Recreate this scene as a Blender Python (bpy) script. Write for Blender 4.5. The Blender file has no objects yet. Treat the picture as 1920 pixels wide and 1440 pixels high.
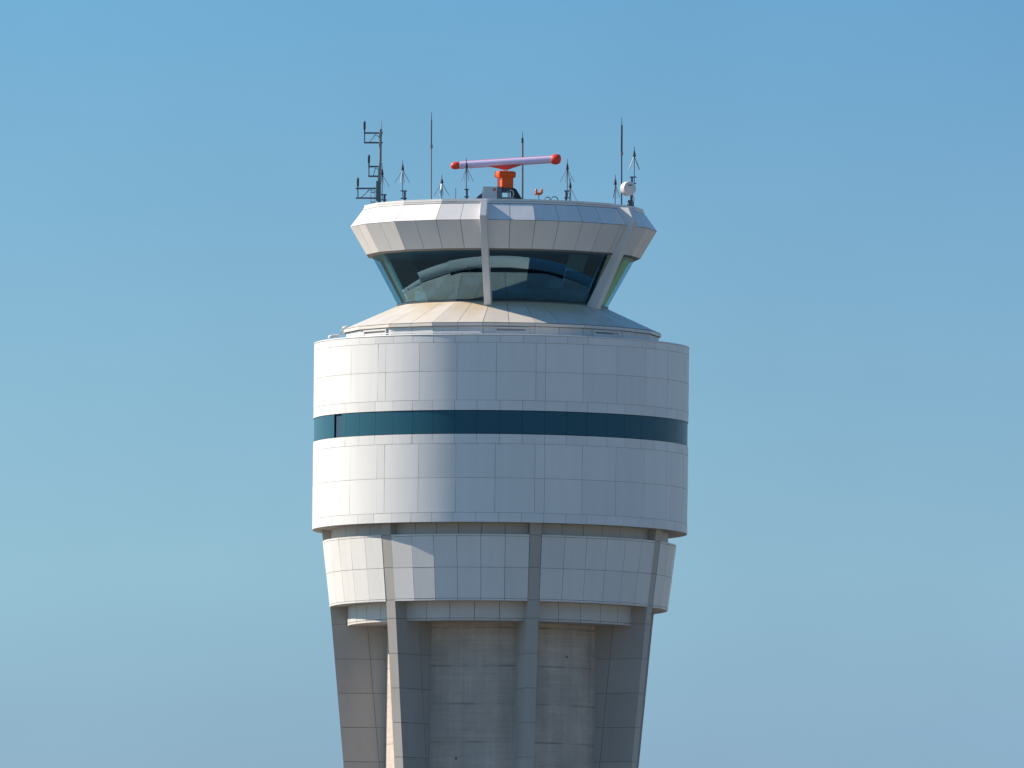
import bpy, bmesh, math, random
from mathutils import Vector, Matrix
random.seed(7)
sc = bpy.context.scene
COL = sc.collection
R_ = math.radians
S = 44.0                      # photograph pixels per metre at the tower
DIST, EL, ROLL = 1000.0, 3.5, 0.66
CAMZ = 1.7
ZC = CAMZ + DIST * math.tan(R_(EL))      # height at the middle of the picture
def zz(y): return ZC + (720.0 - y) / (S * math.cos(R_(EL)))
def rr(p): return p / S

# ------------------------------------------------------------------ camera
cam_loc = Vector((0, -DIST, CAMZ))
aim = Vector((20.0 / S, 0, ZC))
F = (aim - cam_loc).normalized()
r0 = F.cross(Vector((0, 0, 1))).normalized()
u0 = r0.cross(F).normalized()
a = R_(ROLL)
CR = r0 * math.cos(a) + u0 * math.sin(a)
CU = u0 * math.cos(a) - r0 * math.sin(a)
cd = bpy.data.cameras.new('camera')
cam = bpy.data.objects.new('camera', cd)
COL.objects.link(cam)
cam.matrix_world = Matrix(((CR.x, CU.x, -F.x, cam_loc.x), (CR.y, CU.y, -F.y, cam_loc.y), (CR.z, CU.z, -F.z, cam_loc.z), (0, 0, 0, 1)))
slant = (aim - cam_loc).length
cd.sensor_fit = 'HORIZONTAL'; cd.sensor_width = 36.0
cd.lens = 36.0 * slant / (1920.0 / S)
cd.clip_start = 1.0; cd.clip_end = 60000.0
sc.camera = cam
PXU = (1920.0 / S) / slant / 1920.0      # tangent per pixel
def at(px, py, v):
    """world point seen at photograph pixel px,py standing v metres in front of the tower axis"""
    d = F + CR * ((px - 960) * PXU) + CU * ((720 - py) * PXU)
    t = (-v - cam_loc.y) / d.y
    return cam_loc + d * t

# ------------------------------------------------------------------ materials
def principled(name, col, rough=0.5, metal=0.0, spec=0.5):
    m = bpy.data.materials.new(name); m.use_nodes = True
    b = m.node_tree.nodes['Principled BSDF']
    b.inputs['Base Color'].default_value = (*col, 1)
    b.inputs['Roughness'].default_value = rough
    b.inputs['Metallic'].default_value = metal
    b.inputs['Specular IOR Level'].default_value = spec
    return m, m.node_tree, b
def panel_mat(name, col, var=0.05, rough=0.42, dirt=0.06, spec=0.4, streak=(1.6, 1.6, 0.25)):
    m, nt, b = principled(name, col, rough, 0, spec)
    N, L = nt.nodes, nt.links
    geo = N.new('ShaderNodeNewGeometry')
    tc = N.new('ShaderNodeTexCoord')
    mp = N.new('ShaderNodeMapping'); mp.inputs['Scale'].default_value = streak
    no = N.new('ShaderNodeTexNoise'); no.inputs['Scale'].default_value = 1.0; no.inputs['Detail'].default_value = 6; no.inputs['Roughness'].default_value = 0.6
    L.new(tc.outputs['Object'], mp.inputs['Vector']); L.new(mp.outputs['Vector'], no.inputs['Vector'])
    r1 = N.new('ShaderNodeMapRange'); r1.inputs['To Min'].default_value = 1 - var; r1.inputs['To Max'].default_value = 1 + var * 0.6
    L.new(geo.outputs['Random Per Island'], r1.inputs['Value'])
    r2 = N.new('ShaderNodeMapRange'); r2.inputs['From Min'].default_value = 0.3; r2.inputs['From Max'].default_value = 0.7
    r2.inputs['To Min'].default_value = 1 - dirt; r2.inputs['To Max'].default_value = 1.0
    L.new(no.outputs['Fac'], r2.inputs['Value'])
    mu = N.new('ShaderNodeMath'); mu.operation = 'MULTIPLY'
    L.new(r1.outputs['Result'], mu.inputs[0]); L.new(r2.outputs['Result'], mu.inputs[1])
    vm = N.new('ShaderNodeVectorMath'); vm.operation = 'SCALE'; vm.inputs[0].default_value = col
    L.new(mu.outputs[0], vm.inputs['Scale']); L.new(vm.outputs['Vector'], b.inputs['Base Color'])
    n2 = N.new('ShaderNodeTexNoise'); n2.inputs['Scale'].default_value = 0.9; n2.inputs['Detail'].default_value = 2
    L.new(tc.outputs['Object'], n2.inputs['Vector'])
    bp = N.new('ShaderNodeBump'); bp.inputs['Strength'].default_value = 0.25; bp.inputs['Distance'].default_value = 0.03
    L.new(n2.outputs['Fac'], bp.inputs['Height']); L.new(bp.outputs['Normal'], b.inputs['Normal'])
    rg = N.new('ShaderNodeMapRange'); rg.inputs['To Min'].default_value = rough - 0.08; rg.inputs['To Max'].default_value = rough + 0.1
    L.new(no.outputs['Fac'], rg.inputs['Value']); L.new(rg.outputs['Result'], b.inputs['Roughness'])
    return m
def simple(name, col, rough=0.5, metal=0.0, spec=0.4, amp=0.12, scale=6.0):
    m, nt, b = principled(name, col, rough, metal, spec)
    N, L = nt.nodes, nt.links
    tc = N.new('ShaderNodeTexCoord'); no = N.new('ShaderNodeTexNoise'); no.inputs['Scale'].default_value = scale; no.inputs['Detail'].default_value = 4
    L.new(tc.outputs['Object'], no.inputs['Vector'])
    r = N.new('ShaderNodeMapRange'); r.inputs['To Min'].default_value = 1 - amp; r.inputs['To Max'].default_value = 1 + amp
    L.new(no.outputs['Fac'], r.inputs['Value'])
    vm = N.new('ShaderNodeVectorMath'); vm.operation = 'SCALE'; vm.inputs[0].default_value = col
    L.new(r.outputs['Result'], vm.inputs['Scale']); L.new(vm.outputs['Vector'], b.inputs['Base Color'])
    return m

WHITE = panel_mat('white_composite_panel', (0.80, 0.79, 0.775), 0.05, 0.40, 0.055, streak=(2.4, 2.4, 0.16))
FASCIA = panel_mat('white_fascia_panel', (0.79, 0.77, 0.755), 0.06, 0.42, 0.07)
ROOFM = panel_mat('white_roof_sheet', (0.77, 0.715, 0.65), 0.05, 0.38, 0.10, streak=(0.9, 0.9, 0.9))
def tan_patches(m, col, z0, z1):
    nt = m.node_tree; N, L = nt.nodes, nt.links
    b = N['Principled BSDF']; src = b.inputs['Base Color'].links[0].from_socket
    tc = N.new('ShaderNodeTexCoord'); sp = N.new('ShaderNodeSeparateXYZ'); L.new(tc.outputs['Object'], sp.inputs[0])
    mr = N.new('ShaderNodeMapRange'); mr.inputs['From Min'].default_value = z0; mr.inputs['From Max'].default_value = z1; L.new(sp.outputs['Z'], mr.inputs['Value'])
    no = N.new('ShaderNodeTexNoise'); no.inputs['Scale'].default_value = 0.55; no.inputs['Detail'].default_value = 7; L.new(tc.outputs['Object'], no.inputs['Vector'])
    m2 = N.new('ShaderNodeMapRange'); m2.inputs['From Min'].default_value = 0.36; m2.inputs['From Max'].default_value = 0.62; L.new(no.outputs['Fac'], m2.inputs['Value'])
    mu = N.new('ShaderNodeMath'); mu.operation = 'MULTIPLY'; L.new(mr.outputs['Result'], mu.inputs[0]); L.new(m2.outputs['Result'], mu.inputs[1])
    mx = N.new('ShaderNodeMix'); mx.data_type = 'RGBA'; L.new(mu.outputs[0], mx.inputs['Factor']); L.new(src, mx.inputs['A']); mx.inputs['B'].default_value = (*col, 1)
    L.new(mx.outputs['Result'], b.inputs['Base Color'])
tan_patches(ROOFM, (0.62, 0.47, 0.27), zz(624), zz(575))  # patchy tan tone, stronger towards the top of the skirt roof
RINGM = panel_mat('white_ring_panel', (0.77, 0.755, 0.74), 0.06, 0.42, 0.055, streak=(2.4, 2.4, 0.2))
COLLARM = panel_mat('pale_collar_panel', (0.64, 0.62, 0.60), 0.05, 0.5, 0.08)
NECKM = panel_mat('grey_neck_panel', (0.50, 0.485, 0.47), 0.05, 0.5, 0.08)
FINM = panel_mat('grey_buttress_panel', (0.47, 0.44, 0.41), 0.06, 0.45, 0.10)
POSTM = panel_mat('white_post_paint', (0.72, 0.72, 0.72), 0.02, 0.4, 0.06)
JOINT = simple('dark_panel_joint', (0.22, 0.21, 0.20), 0.8)
JOINTL = simple('grey_panel_joint', (0.38, 0.36, 0.35), 0.8)
SOFFIT = simple('pale_soffit', (0.62, 0.58, 0.52), 0.6, amp=0.06, scale=1.5)
DECK = simple('roof_membrane', (0.13, 0.125, 0.12), 0.85, scale=1.2)
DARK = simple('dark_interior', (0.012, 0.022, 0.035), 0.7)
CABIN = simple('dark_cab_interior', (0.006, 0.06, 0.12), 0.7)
MEMB = simple('dark_parapet_membrane', (0.05, 0.05, 0.055), 0.8)
GALV = simple('galvanised_steel', (0.24, 0.25, 0.26), 0.5, 0.5)
GALV2 = simple('pale_galvanised_steel', (0.24, 0.28, 0.285), 0.5, 0.3)
DSTEEL = simple('dark_steel', (0.095, 0.11, 0.155), 0.5, 0.3)
BLACKP = simple('black_sleeve', (0.045, 0.05, 0.07), 0.45)
WHITEP = simple('white_gloss_paint', (0.80, 0.79, 0.79), 0.28, amp=0.04, spec=0.6)
ORANGE = simple('orange_paint', (0.95, 0.105, 0.006), 0.38, amp=0.06)
REDOR = simple('red_orange_paint', (0.82, 0.065, 0.035), 0.38, amp=0.06)
GREYBOX = simple('grey_cabinet_paint', (0.68, 0.73, 0.75), 0.5)
LAV = simple('pale_lavender_gloss', (0.72, 0.61, 0.85), 0.18, amp=0.04, spec=0.7)
RADOME = simple('white_radome', (0.76, 0.73, 0.71), 0.45, amp=0.05)
BLINDG = simple('olive_blind', (0.62, 0.66, 0.16), 0.8)
BLINDW = simple('pale_blind', (0.15, 0.21, 0.22), 0.8)

# ribbon window glass (dark spandrel-like, dusty)
def ribbon_mat():
    m, nt, b = principled('ribbon_glass', (0.012, 0.06, 0.092), 0.3, 0, 0.16)
    N, L = nt.nodes, nt.links
    b.inputs['IOR'].default_value = 1.55
    geo = N.new('ShaderNodeObjectInfo')
    r = N.new('ShaderNodeMapRange'); r.inputs['To Min'].default_value = 0.97; r.inputs['To Max'].default_value = 1.03
    L.new(geo.outputs['Random'], r.inputs['Value'])
    vm = N.new('ShaderNodeVectorMath'); vm.operation = 'SCALE'; vm.inputs[0].default_value = (0.020, 0.104, 0.152)
    L.new(r.outputs['Result'], vm.inputs['Scale']); L.new(vm.outputs['Vector'], b.inputs['Base Color'])
    return m
RIBBON = ribbon_mat()
def cab_glass():
    m = bpy.data.materials.new('cab_glass'); m.use_nodes = True
    nt = m.node_tree; N, L = nt.nodes, nt.links
    N.remove(N['Principled BSDF'])
    out = N['Material Output']
    tr = N.new('ShaderNodeBsdfTransparent'); tr.inputs['Color'].default_value = (0.46, 0.81, 0.92, 1)
    gl = N.new('ShaderNodeBsdfGlossy'); gl.inputs['Color'].default_value = (0.50, 0.83, 0.97, 1); gl.inputs['Roughness'].default_value = 0.01
    lw = N.new('ShaderNodeLayerWeight'); lw.inputs['Blend'].default_value = 0.35
    mr = N.new('ShaderNodeMapRange'); mr.inputs['To Min'].default_value = 0.20; mr.inputs['To Max'].default_value = 0.42
    L.new(lw.outputs['Fresnel'], mr.inputs['Value'])
    mx = N.new('ShaderNodeMixShader')
    L.new(mr.outputs['Result'], mx.inputs['Fac']); L.new(tr.outputs[0], mx.inputs[1]); L.new(gl.outputs[0], mx.inputs[2])
    L.new(mx.outputs[0], out.inputs['Surface'])
    return m
CABGLASS = cab_glass()
def concrete():
    m, nt, b = principled('board_marked_concrete', (0.27, 0.255, 0.235), 0.85, 0, 0.25)
    N, L = nt.nodes, nt.links
    tc = N.new('ShaderNodeTexCoord')
    def noise(scale, vec, detail=6, rough=0.6):
        mp = N.new('ShaderNodeMapping'); mp.inputs['Scale'].default_value = vec
        n = N.new('ShaderNodeTexNoise'); n.inputs['Scale'].default_value = scale; n.inputs['Detail'].default_value = detail; n.inputs['Roughness'].default_value = rough
        L.new(tc.outputs['Object'], mp.inputs['Vector']); L.new(mp.outputs['Vector'], n.inputs['Vector'])
        return n.outputs['Fac']
    def rng(v, a0, a1, b0, b1):
        r = N.new('ShaderNodeMapRange'); r.inputs['From Min'].default_value = a0; r.inputs['From Max'].default_value = a1
        r.inputs['To Min'].default_value = b0; r.inputs['To Max'].default_value = b1; L.new(v, r.inputs['Value']); return r.outputs['Result']
    def mul(x, y, op='MULTIPLY'):
        q = N.new('ShaderNodeMath'); q.operation = op; L.new(x, q.inputs[0]); L.new(y, q.inputs[1]); return q.outputs[0]
    blot = rng(noise(0.55, (1, 1, 1)), 0.32, 0.68, 0.82, 1.12)
    board = rng(noise(1.0, (0.35, 0.35, 9.0), 5, 0.7), 0.3, 0.7, 0.86, 1.07)
    vert = rng(noise(1.0, (3.2, 3.2, 0.10), 8, 0.65), 0.36, 0.62, 0.88, 1.05)
    fine = rng(noise(14, (1, 1, 2), 10, 0.7), 0.3, 0.7, 0.9, 1.08)
    # pour joints
    sp = N.new('ShaderNodeSeparateXYZ'); L.new(tc.outputs['Object'], sp.inputs[0])
    off = N.new('ShaderNodeMath'); off.operation = 'MULTIPLY_ADD'; off.inputs[1].default_value = 0.05
    L.new(noise(1.2, (1, 1, 0.2), 3), off.inputs[0]); L.new(sp.outputs['Z'], off.inputs[2])
    dv = N.new('ShaderNodeMath'); dv.operation = 'DIVIDE'; dv.inputs[1].default_value = 1.62; L.new(off.outputs[0], dv.inputs[0])
    ph = N.new('ShaderNodeMath'); ph.operation = 'SUBTRACT'; ph.inputs[1].default_value = (zz(1257) / 1.62) % 1.0; L.new(dv.outputs[0], ph.inputs[0])
    fr = N.new('ShaderNodeMath'); fr.operation = 'FRACT'; L.new(ph.outputs[0], fr.inputs[0])
    pp = N.new('ShaderNodeMath'); pp.operation = 'PINGPONG'; pp.inputs[1].default_value = 0.5; L.new(fr.outputs[0], pp.inputs[0])
    ln = rng(pp.outputs[0], 0.0, 0.035, 1.0, 0.0)
    msk = rng(noise(0.7, (1, 1, 0.6), 4), 0.42, 0.6, 0.15, 1.0)
    lm = mul(ln, msk)
    dark = rng(lm, 0, 1, 1.0, 0.45)
    # tie holes
    vo = N.new('ShaderNodeTexVoronoi'); vo.inputs['Scale'].default_value = 0.75; L.new(tc.outputs['Object'], vo.inputs['Vector'])
    hole = rng(vo.outputs['Distance'], 0.045, 0.07, 0.35, 1.0)
    tot = mul(mul(mul(mul(mul(blot, board), vert), fine), dark), hole)
    hue = N.new('ShaderNodeMix'); hue.data_type = 'RGBA'
    hue.inputs['A'].default_value = (0.66, 0.54, 0.445, 1); hue.inputs['B'].default_value = (0.54, 0.50, 0.46, 1)
    L.new(noise(0.35, (1, 1, 0.8), 3), hue.inputs['Factor'])
    vm = N.new('ShaderNodeVectorMath'); vm.operation = 'SCALE'
    L.new(hue.outputs['Result'], vm.inputs[0]); L.new(tot, vm.inputs['Scale']); L.new(vm.outputs['Vector'], b.inputs['Base Color'])
    bp = N.new('ShaderNodeBump'); bp.inputs['Strength'].default_value = 0.4; bp.inputs['Distance'].default_value = 0.03
    L.new(tot, bp.inputs['Height']); L.new(bp.outputs['Normal'], b.inputs['Normal'])
    return m
CONC = concrete()

# ------------------------------------------------------------------ mesh helpers
ORG = {}
def link_mesh(name, bm, mat, parent=None, loc=None):
    """one mesh object; bm is in world coordinates"""
    base = ORG[parent.name] if parent else Vector(loc or (0, 0, 0))
    bmesh.ops.translate(bm, verts=bm.verts, vec=-base)
    me = bpy.data.meshes.new(name); bm.to_mesh(me); bm.free()
    for m in (mat if isinstance(mat, (list, tuple)) else [mat]): me.materials.append(m)
    o = bpy.data.objects.new(name, me); COL.objects.link(o)
    if parent: o.parent = parent
    else: o.location = base
    ORG[o.name] = base
    return o
def thing(name, label, cat, loc, group=None):
    o = bpy.data.objects.new(name, None); COL.objects.link(o); o.location = loc
    o.empty_display_size = 0.5
    ORG[o.name] = Vector(loc)
    return tag(o, label, cat, group)
def tag(o, label, cat, group=None):
    o['label'] = label; o['category'] = cat
    if group: o['group'] = group
    return o
def P(th, r, z):
    t = R_(th); return Vector((r * math.sin(t), -r * math.cos(t), z))
def quad(bm, a_, b_, c_, d_, smooth=False, mi=0):
    f = bm.faces.new([a_, b_, c_, d_]); f.smooth = smooth; f.material_index = mi; return f
NG, PHI = 19, -6.9
def poly(th, R):
    st = 360.0 / NG
    q = ((th - PHI) % st) - st / 2
    return R * math.cos(R_(st / 2)) / math.cos(R_(q))
def patch(bm, rad, th0, th1, z0, z1, nseg, t, smooth=True):
    """panel: curved (nseg>1) or flat sheet from z0 to z1 with returned edges t deep; rad(th,z)"""
    lo, hi, li, hh = [], [], [], []
    for i in range(nseg + 1):
        th = th0 + (th1 - th0) * i / nseg
        lo.append(bm.verts.new(P(th, rad(th, z0), z0))); hi.append(bm.verts.new(P(th, rad(th, z1), z1)))
        li.append(bm.verts.new(P(th, rad(th, z0) - t, z0))); hh.append(bm.verts.new(P(th, rad(th, z1) - t, z1)))
    for i in range(nseg):
        quad(bm, lo[i], lo[i+1], hi[i+1], hi[i], smooth)
        for e in (bm.edges.get((lo[i], lo[i+1])), bm.edges.get((hi[i], hi[i+1]))): e.smooth = False
        quad(bm, li[i], li[i+1], lo[i+1], lo[i]); quad(bm, hi[i], hi[i+1], hh[i+1], hh[i])
    e1 = quad(bm, lo[0], hi[0], hh[0], li[0]); e2 = quad(bm, lo[-1], li[-1], hh[-1], hi[-1])
    for k in (0, -1): bm.edges.get((lo[k], hi[k])).smooth = False
def panel_rows(bm, rows, t, gap, nseg):
    """rows: (z_low, z_high, radius function, list of (th0, th1))"""
    for z0, z1, rad, spans in rows:
        g = gap / 2
        for t0, t1 in spans:
            gd = math.degrees(g / rad((t0 + t1) / 2, z0))
            j0, j1 = random.uniform(-0.005, 0.005), random.uniform(-0.005, 0.005)   # panels never sit quite flush
            patch(bm, (lambda th, z: rad(th, z) + j0 + (j1 - j0) * (z - z0) / (z1 - z0)), t0 + gd, t1 - gd, z0 + g, z1 - g, nseg, t)
def revolve(bm, prof, n=96, fr=None, smooth=True, th0=0, th1=360, off=0.0):
    """closed or part ring; prof list of (R, z)"""
    full = abs(th1 - th0 - 360) < 1e-6
    cnt = n if full else n + 1
    rings = []
    for R, z in prof:
        ring = []
        for i in range(cnt):
            th = th0 + off + (th1 - th0) * i / n
            ring.append(bm.verts.new(P(th, fr(th, R) if fr else R, z)))
        rings.append(ring)
    for k in range(len(prof) - 1):
        for i in range(n):
            j = (i + 1) % cnt
            quad(bm, rings[k][i], rings[k][j], rings[k+1][j], rings[k+1][i], smooth)
    for e in bm.edges:
        if e.is_manifold and e.calc_face_angle(0) > 0.5: e.smooth = False
    return rings
def box(bm, c, ax, hs, mi=0, bev=0.0):
    """oriented box: centre, three axes, half sizes"""
    c = Vector(c); v = []
    for sx in (-1, 1):
        for sy in (-1, 1):
            for sz in (-1, 1):
                v.append(bm.verts.new(c + ax[0] * hs[0] * sx + ax[1] * hs[1] * sy + ax[2] * hs[2] * sz))
    fs = []
    for f in ((0,1,3,2), (4,6,7,5), (0,4,5,1), (2,3,7,6), (0,2,6,4), (1,5,7,3)):
        fs.append(quad(bm, *[v[i] for i in f], mi=mi))
    if bev > 0:
        es = list({e for f in fs for e in f.edges})
        bmesh.ops.bevel(bm, geom=es, offset=bev, segments=2, affect='EDGES', profile=0.6)
X, Y, Z = Vector((1,0,0)), Vector((0,1,0)), Vector((0,0,1))
def tube(bm, pts, r, n=8, caps=True):
    """round tube along points; r a number or a list"""
    pts = [Vector(p) for p in pts]
    rs = r if isinstance(r, (list, tuple)) else [r] * len(pts)
    rings = []
    for i, p in enumerate(pts):
        d = (pts[min(i+1, len(pts)-1)] - pts[max(i-1, 0)]).normalized()
        ref = Z if abs(d.z) < 0.9 else X
        s = d.cross(ref).normalized(); u = s.cross(d).normalized()
        rings.append([bm.verts.new(p + (s * math.cos(2*math.pi*k/n) + u * math.sin(2*math.pi*k/n)) * rs[i]) for k in range(n)])
    for i in range(len(pts) - 1):
        for k in range(n):
            quad(bm, rings[i][k], rings[i][(k+1) % n], rings[i+1][(k+1) % n], rings[i+1][k], True)
    if caps:
        for rg in (rings[0], rings[-1]):
            f = bm.faces.new(rg)
            for e in f.edges: e.smooth = False
    return rings
def fix(bm):
    bmesh.ops.recalc_face_normals(bm, faces=bm.faces); return bm
def new(): return bmesh.new()

# ------------------------------------------------------------------ ground
bm = new()
n = 48
for ring_r in (0, 300, 1000, 3000, 9000, 30000):
    pass
rad_list = [12, 300, 1000, 3000, 9000, 30000]
revolve(bm, [(r, 0.0) for r in rad_list][::-1], 64, smooth=False)
bmesh.ops.contextual_create(bm, geom=[e for e in bm.edges if e.is_boundary and e.verts[0].co.length < 20])
def ground_mat():
    m, nt, b = principled('dry_airfield_grass', (0.2, 0.17, 0.1), 0.95, 0, 0.1)
    N, L = nt.nodes, nt.links
    tc = N.new('ShaderNodeTexCoord')
    n1 = N.new('ShaderNodeTexNoise'); n1.inputs['Scale'].default_value = 0.012; n1.inputs['Detail'].default_value = 8
    n2 = N.new('ShaderNodeTexNoise'); n2.inputs['Scale'].default_value = 0.8; n2.inputs['Detail'].default_value = 8
    L.new(tc.outputs['Object'], n1.inputs['Vector']); L.new(tc.outputs['Object'], n2.inputs['Vector'])
    cr = N.new('ShaderNodeValToRGB')
    cr.color_ramp.elements[0].position = 0.35; cr.color_ramp.elements[0].color = (0.23, 0.195, 0.135, 1)
    cr.color_ramp.elements[1].position = 0.65; cr.color_ramp.elements[1].color = (0.34, 0.285, 0.205, 1)
    L.new(n1.outputs['Fac'], cr.inputs['Fac'])
    r = N.new('ShaderNodeMapRange'); r.inputs['To Min'].default_value = 0.75; r.inputs['To Max'].default_value = 1.25; L.new(n2.outputs['Fac'], r.inputs['Value'])
    vm = N.new('ShaderNodeVectorMath'); vm.operation = 'SCALE'; L.new(cr.outputs['Color'], vm.inputs[0]); L.new(r.outputs['Result'], vm.inputs['Scale'])
    L.new(vm.outputs['Vector'], b.inputs['Base Color'])
    return m
g = link_mesh('ground', fix(bm), ground_mat()); g['kind'] = 'structure'
bm = new(); revolve(bm, [(160, 0.02), (8, 0.02)], 96, smooth=False)  # unseen dark disc, added to darken the ground mirrored in the cab glass
g = link_mesh('added_apron', fix(bm), simple('added_dark_asphalt', (0.05, 0.055, 0.062), 0.9, amp=0.2, scale=0.4)); g['kind'] = 'structure'

# ------------------------------------------------------------------ the tower
tower = thing('control_tower', 'tall white panelled airport control tower with round drum and glazed cab', 'control tower', (0, 0, 0))
BAY = 360.0 / 7
FIN0 = 11.75

# --- concrete core
bm = new()
revolve(bm, [(rr(209), 0.0), (rr(209), zz(1172))], 128)
revolve(bm, [(rr(206), zz(1172) - 0.5), (rr(206), zz(1010))], 64)
link_mesh('shaft', bm, CONC, tower)

# --- buttresses
def Ro(y):
    pts = [(985, 334.5), (1019, 330.6), (1142, 315.8), (1160, 313.8), (1440, 287.0), (2200, 222.0)]
    for (a0, b0), (a1, b1) in zip(pts, pts[1:]):
        if y <= a1: return rr(b0 + (b1 - b0) * (y - a0) / (a1 - a0))
    return rr(222)
rows_y = [985, 1020, 1080, 1140, 1174] + [1239 + 64 * k for k in range(16)]
HW = 0.245
def fin(th):
    d = P(th, 1, 0); nn = Vector((math.cos(R_(th)), math.sin(R_(th)), 0))
    bm = new(); jm = new()
    def pt(r, t, z): return d * r + nn * t + Z * z
    g, T, RI = 0.011, 0.03, rr(207)
    def slab(c4, nrm):
        o = [bm.verts.new(c) for c in c4]; i = [bm.verts.new(c - nrm * T) for c in c4]
        quad(bm, *o)
        for k in range(4): quad(bm, o[k], i[k], i[(k+1) % 4], o[(k+1) % 4])
    for y0, y1 in zip(rows_y, rows_y[1:]):
        za, zb = zz(y1) + g, zz(y0) - g
        ra, rb = Ro(y1), Ro(y0)
        slab([pt(ra, -HW + 0.004, za), pt(ra, HW - 0.004, za), pt(rb, HW - 0.004, zb), pt(rb, -HW + 0.004, zb)], d)
        sa, sb = ra - rr(67), rb - rr(67)
        for s in (-1, 1):
            if sa > RI + 0.1:
                slab([pt(RI, s * HW, za), pt(sa - g, s * HW, za), pt(sb - g, s * HW, zb), pt(RI, s * HW, zb)], nn * s)
                slab([pt(sa + g, s * HW, za), pt(ra - 0.005, s * HW, za), pt(rb - 0.005, s * HW, zb), pt(sb + g, s * HW, zb)], nn * s)
            else:
                slab([pt(RI, s * HW, za), pt(ra - 0.005, s * HW, za), pt(rb - 0.005, s * HW, zb), pt(RI, s * HW, zb)], nn * s)
        e = 0.02
        v = [[jm.verts.new(pt(r, t, z)) for r, t in ((RI - 0.1, -HW + e), (R2 - e, -HW + e), (R2 - e, HW - e), (RI - 0.1, HW - e))] for R2, z in ((ra, zz(y1)), (rb, zz(y0)))]
        for k in range(4): quad(jm, v[0][k], v[0][(k+1) % 4], v[1][(k+1) % 4], v[1][k])
    b = link_mesh('buttress', fix(bm), FINM, tower)
    link_mesh('panel_backing', fix(jm), JOINT, b)
for k in range(7): fin(FIN0 + k * BAY - (360 if k > 3 else 0))

# --- collar below the flared ring
bm = new(); jm = new()
rad = lambda th, z: rr(283)
spans = []
for k in range(7):
    s0, s1 = FIN0 + 1.9 + k * BAY, FIN0 - 1.9 + (k + 1) * BAY
    w = (s1 - s0) / 5
    spans += [(s0 + i * w, s0 + (i + 1) * w) for i in range(5)]
panel_rows(bm, [(zz(1173.5), zz(1135), rad, spans), (zz(1178), zz(1173.5), rad, spans)], 0.05, 0.022, 3)
revolve(bm, [(rr(283) - 0.02, zz(1178) + 0.02), (rr(206), zz(1178) + 0.02)], 96)
c = link_mesh('collar', fix(bm), COLLARM, tower)
revolve(jm, [(rr(283) - 0.045, zz(1176)), (rr(283) - 0.045, zz(1135))], 140)
link_mesh('panel_backing', fix(jm), JOINT, c)

# --- flared ring, six flat panels to a bay
bm = new(); jm = new()
def ring_rad(th, z):
    f = (zz(1019) - z) / (zz(1019) - zz(1142))
    return rr(331.5 + (316.7 - 331.5) * f)
spans = []
for k in range(7):
    s0, s1 = FIN0 + 2.0 + k * BAY, FIN0 - 2.0 + (k + 1) * BAY
    w = (s1 - s0) / 6
    spans += [(s0 + i * w, s0 + (i + 1) * w) for i in range(6)]
panel_rows(bm, [(zz(a1), zz(a0), ring_rad, spans) for a0, a1 in ((1019, 1023), (1023, 1081), (1081, 1138.5), (1138.5, 1142.5))], 0.15, 0.016, 1)
rg = link_mesh('flared_ring', fix(bm), RINGM, tower)
for k in range(7):
    s0, s1 = FIN0 + 2.05 + k * BAY, FIN0 - 2.05 + (k + 1) * BAY
    revolve(jm, [(rr(315), zz(1021)), (ring_rad(0, zz(1022)) - 0.06, zz(1021)), (ring_rad(0, zz(1140.5)) - 0.06, zz(1140.5)), (rr(280), zz(1140.5))], 30, th0=s0, th1=s1)
link_mesh('panel_backing', fix(jm), [JOINTL], rg)
bm = new()
revolve(bm, [(rr(316.7) - 0.03, zz(1142.5) + 0.012), (rr(280), zz(1142.5) + 0.012)], 140)
revolve(bm, [(rr(331.5) - 0.03, zz(1019) - 0.02), (rr(314), zz(1019) - 0.02)], 140)
link_mesh('soffit', fix(bm), SOFFIT, rg)

# --- recessed neck
bm = new(); jm = new()
nr = lambda th, z: rr(316)
panel_rows(bm, [(zz(1024), zz(997), nr, spans + [(FIN0 - 2 + k * BAY, FIN0 + 2 + k * BAY) for k in range(7)])], 0.04, 0.02, 2)
nk = link_mesh('neck', fix(bm), NECKM, tower)
revolve(jm, [(rr(316) - 0.035, zz(1024)), (rr(316) - 0.035, zz(996))], 140)
link_mesh('panel_backing', fix(jm), JOINT, nk)

# --- drum
RD = rr(351.5)
dr = lambda th, z: RD
dz = 21.4
zs = {k: zz(v + dz) for k, v in dict(top=627, a=643, b=696.7, c=750.3, w0=769, w1=813, d=831, e=894.6, f=959.2, bot=977).items()}
NS = 52
st = 360.0 / NS
small = [(13.45 + i * st, 13.45 + (i + 1) * st) for i in range(NS)]
wide = []
for k in range(7):
    c0 = 12.05 + k * BAY
    wide.append((c0 - 1.5, c0 + 1.5))
    w = (BAY - 3.0) / 4
    wide += [(c0 + 1.5 + i * w, c0 + 1.5 + (i + 1) * w) for i in range(4)]
bm = new()
panel_rows(bm, [(zs['a'], zs['top'] - 0.06, dr, small), (zs['c'], zs['a'], dr, wide[:0]), (zs['b'], zs['a'], dr, wide), (zs['c'], zs['b'], dr, wide), (zs['w0'], zs['c'], dr, small)], 0.035, 0.013, 10)
drum = link_mesh('drum', fix(bm), WHITE, tower)
bm = new()
panel_rows(bm, [(zs['d'], zs['w1'], dr, small), (zs['e'], zs['d'], dr, wide), (zs['f'], zs['e'], dr, wide), (zs['bot'], zs['f'], dr, small)], 0.035, 0.013, 10)
drum2 = link_mesh('drum', fix(bm), WHITE, tower)
jm = new()
revolve(jm, [(RD - 0.03, zs['bot'] + 0.02), (RD - 0.03, zs['w1'] - 0.01)], 200)
link_mesh('panel_backing', fix(jm), JOINTL, drum2)
jm = new()
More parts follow.
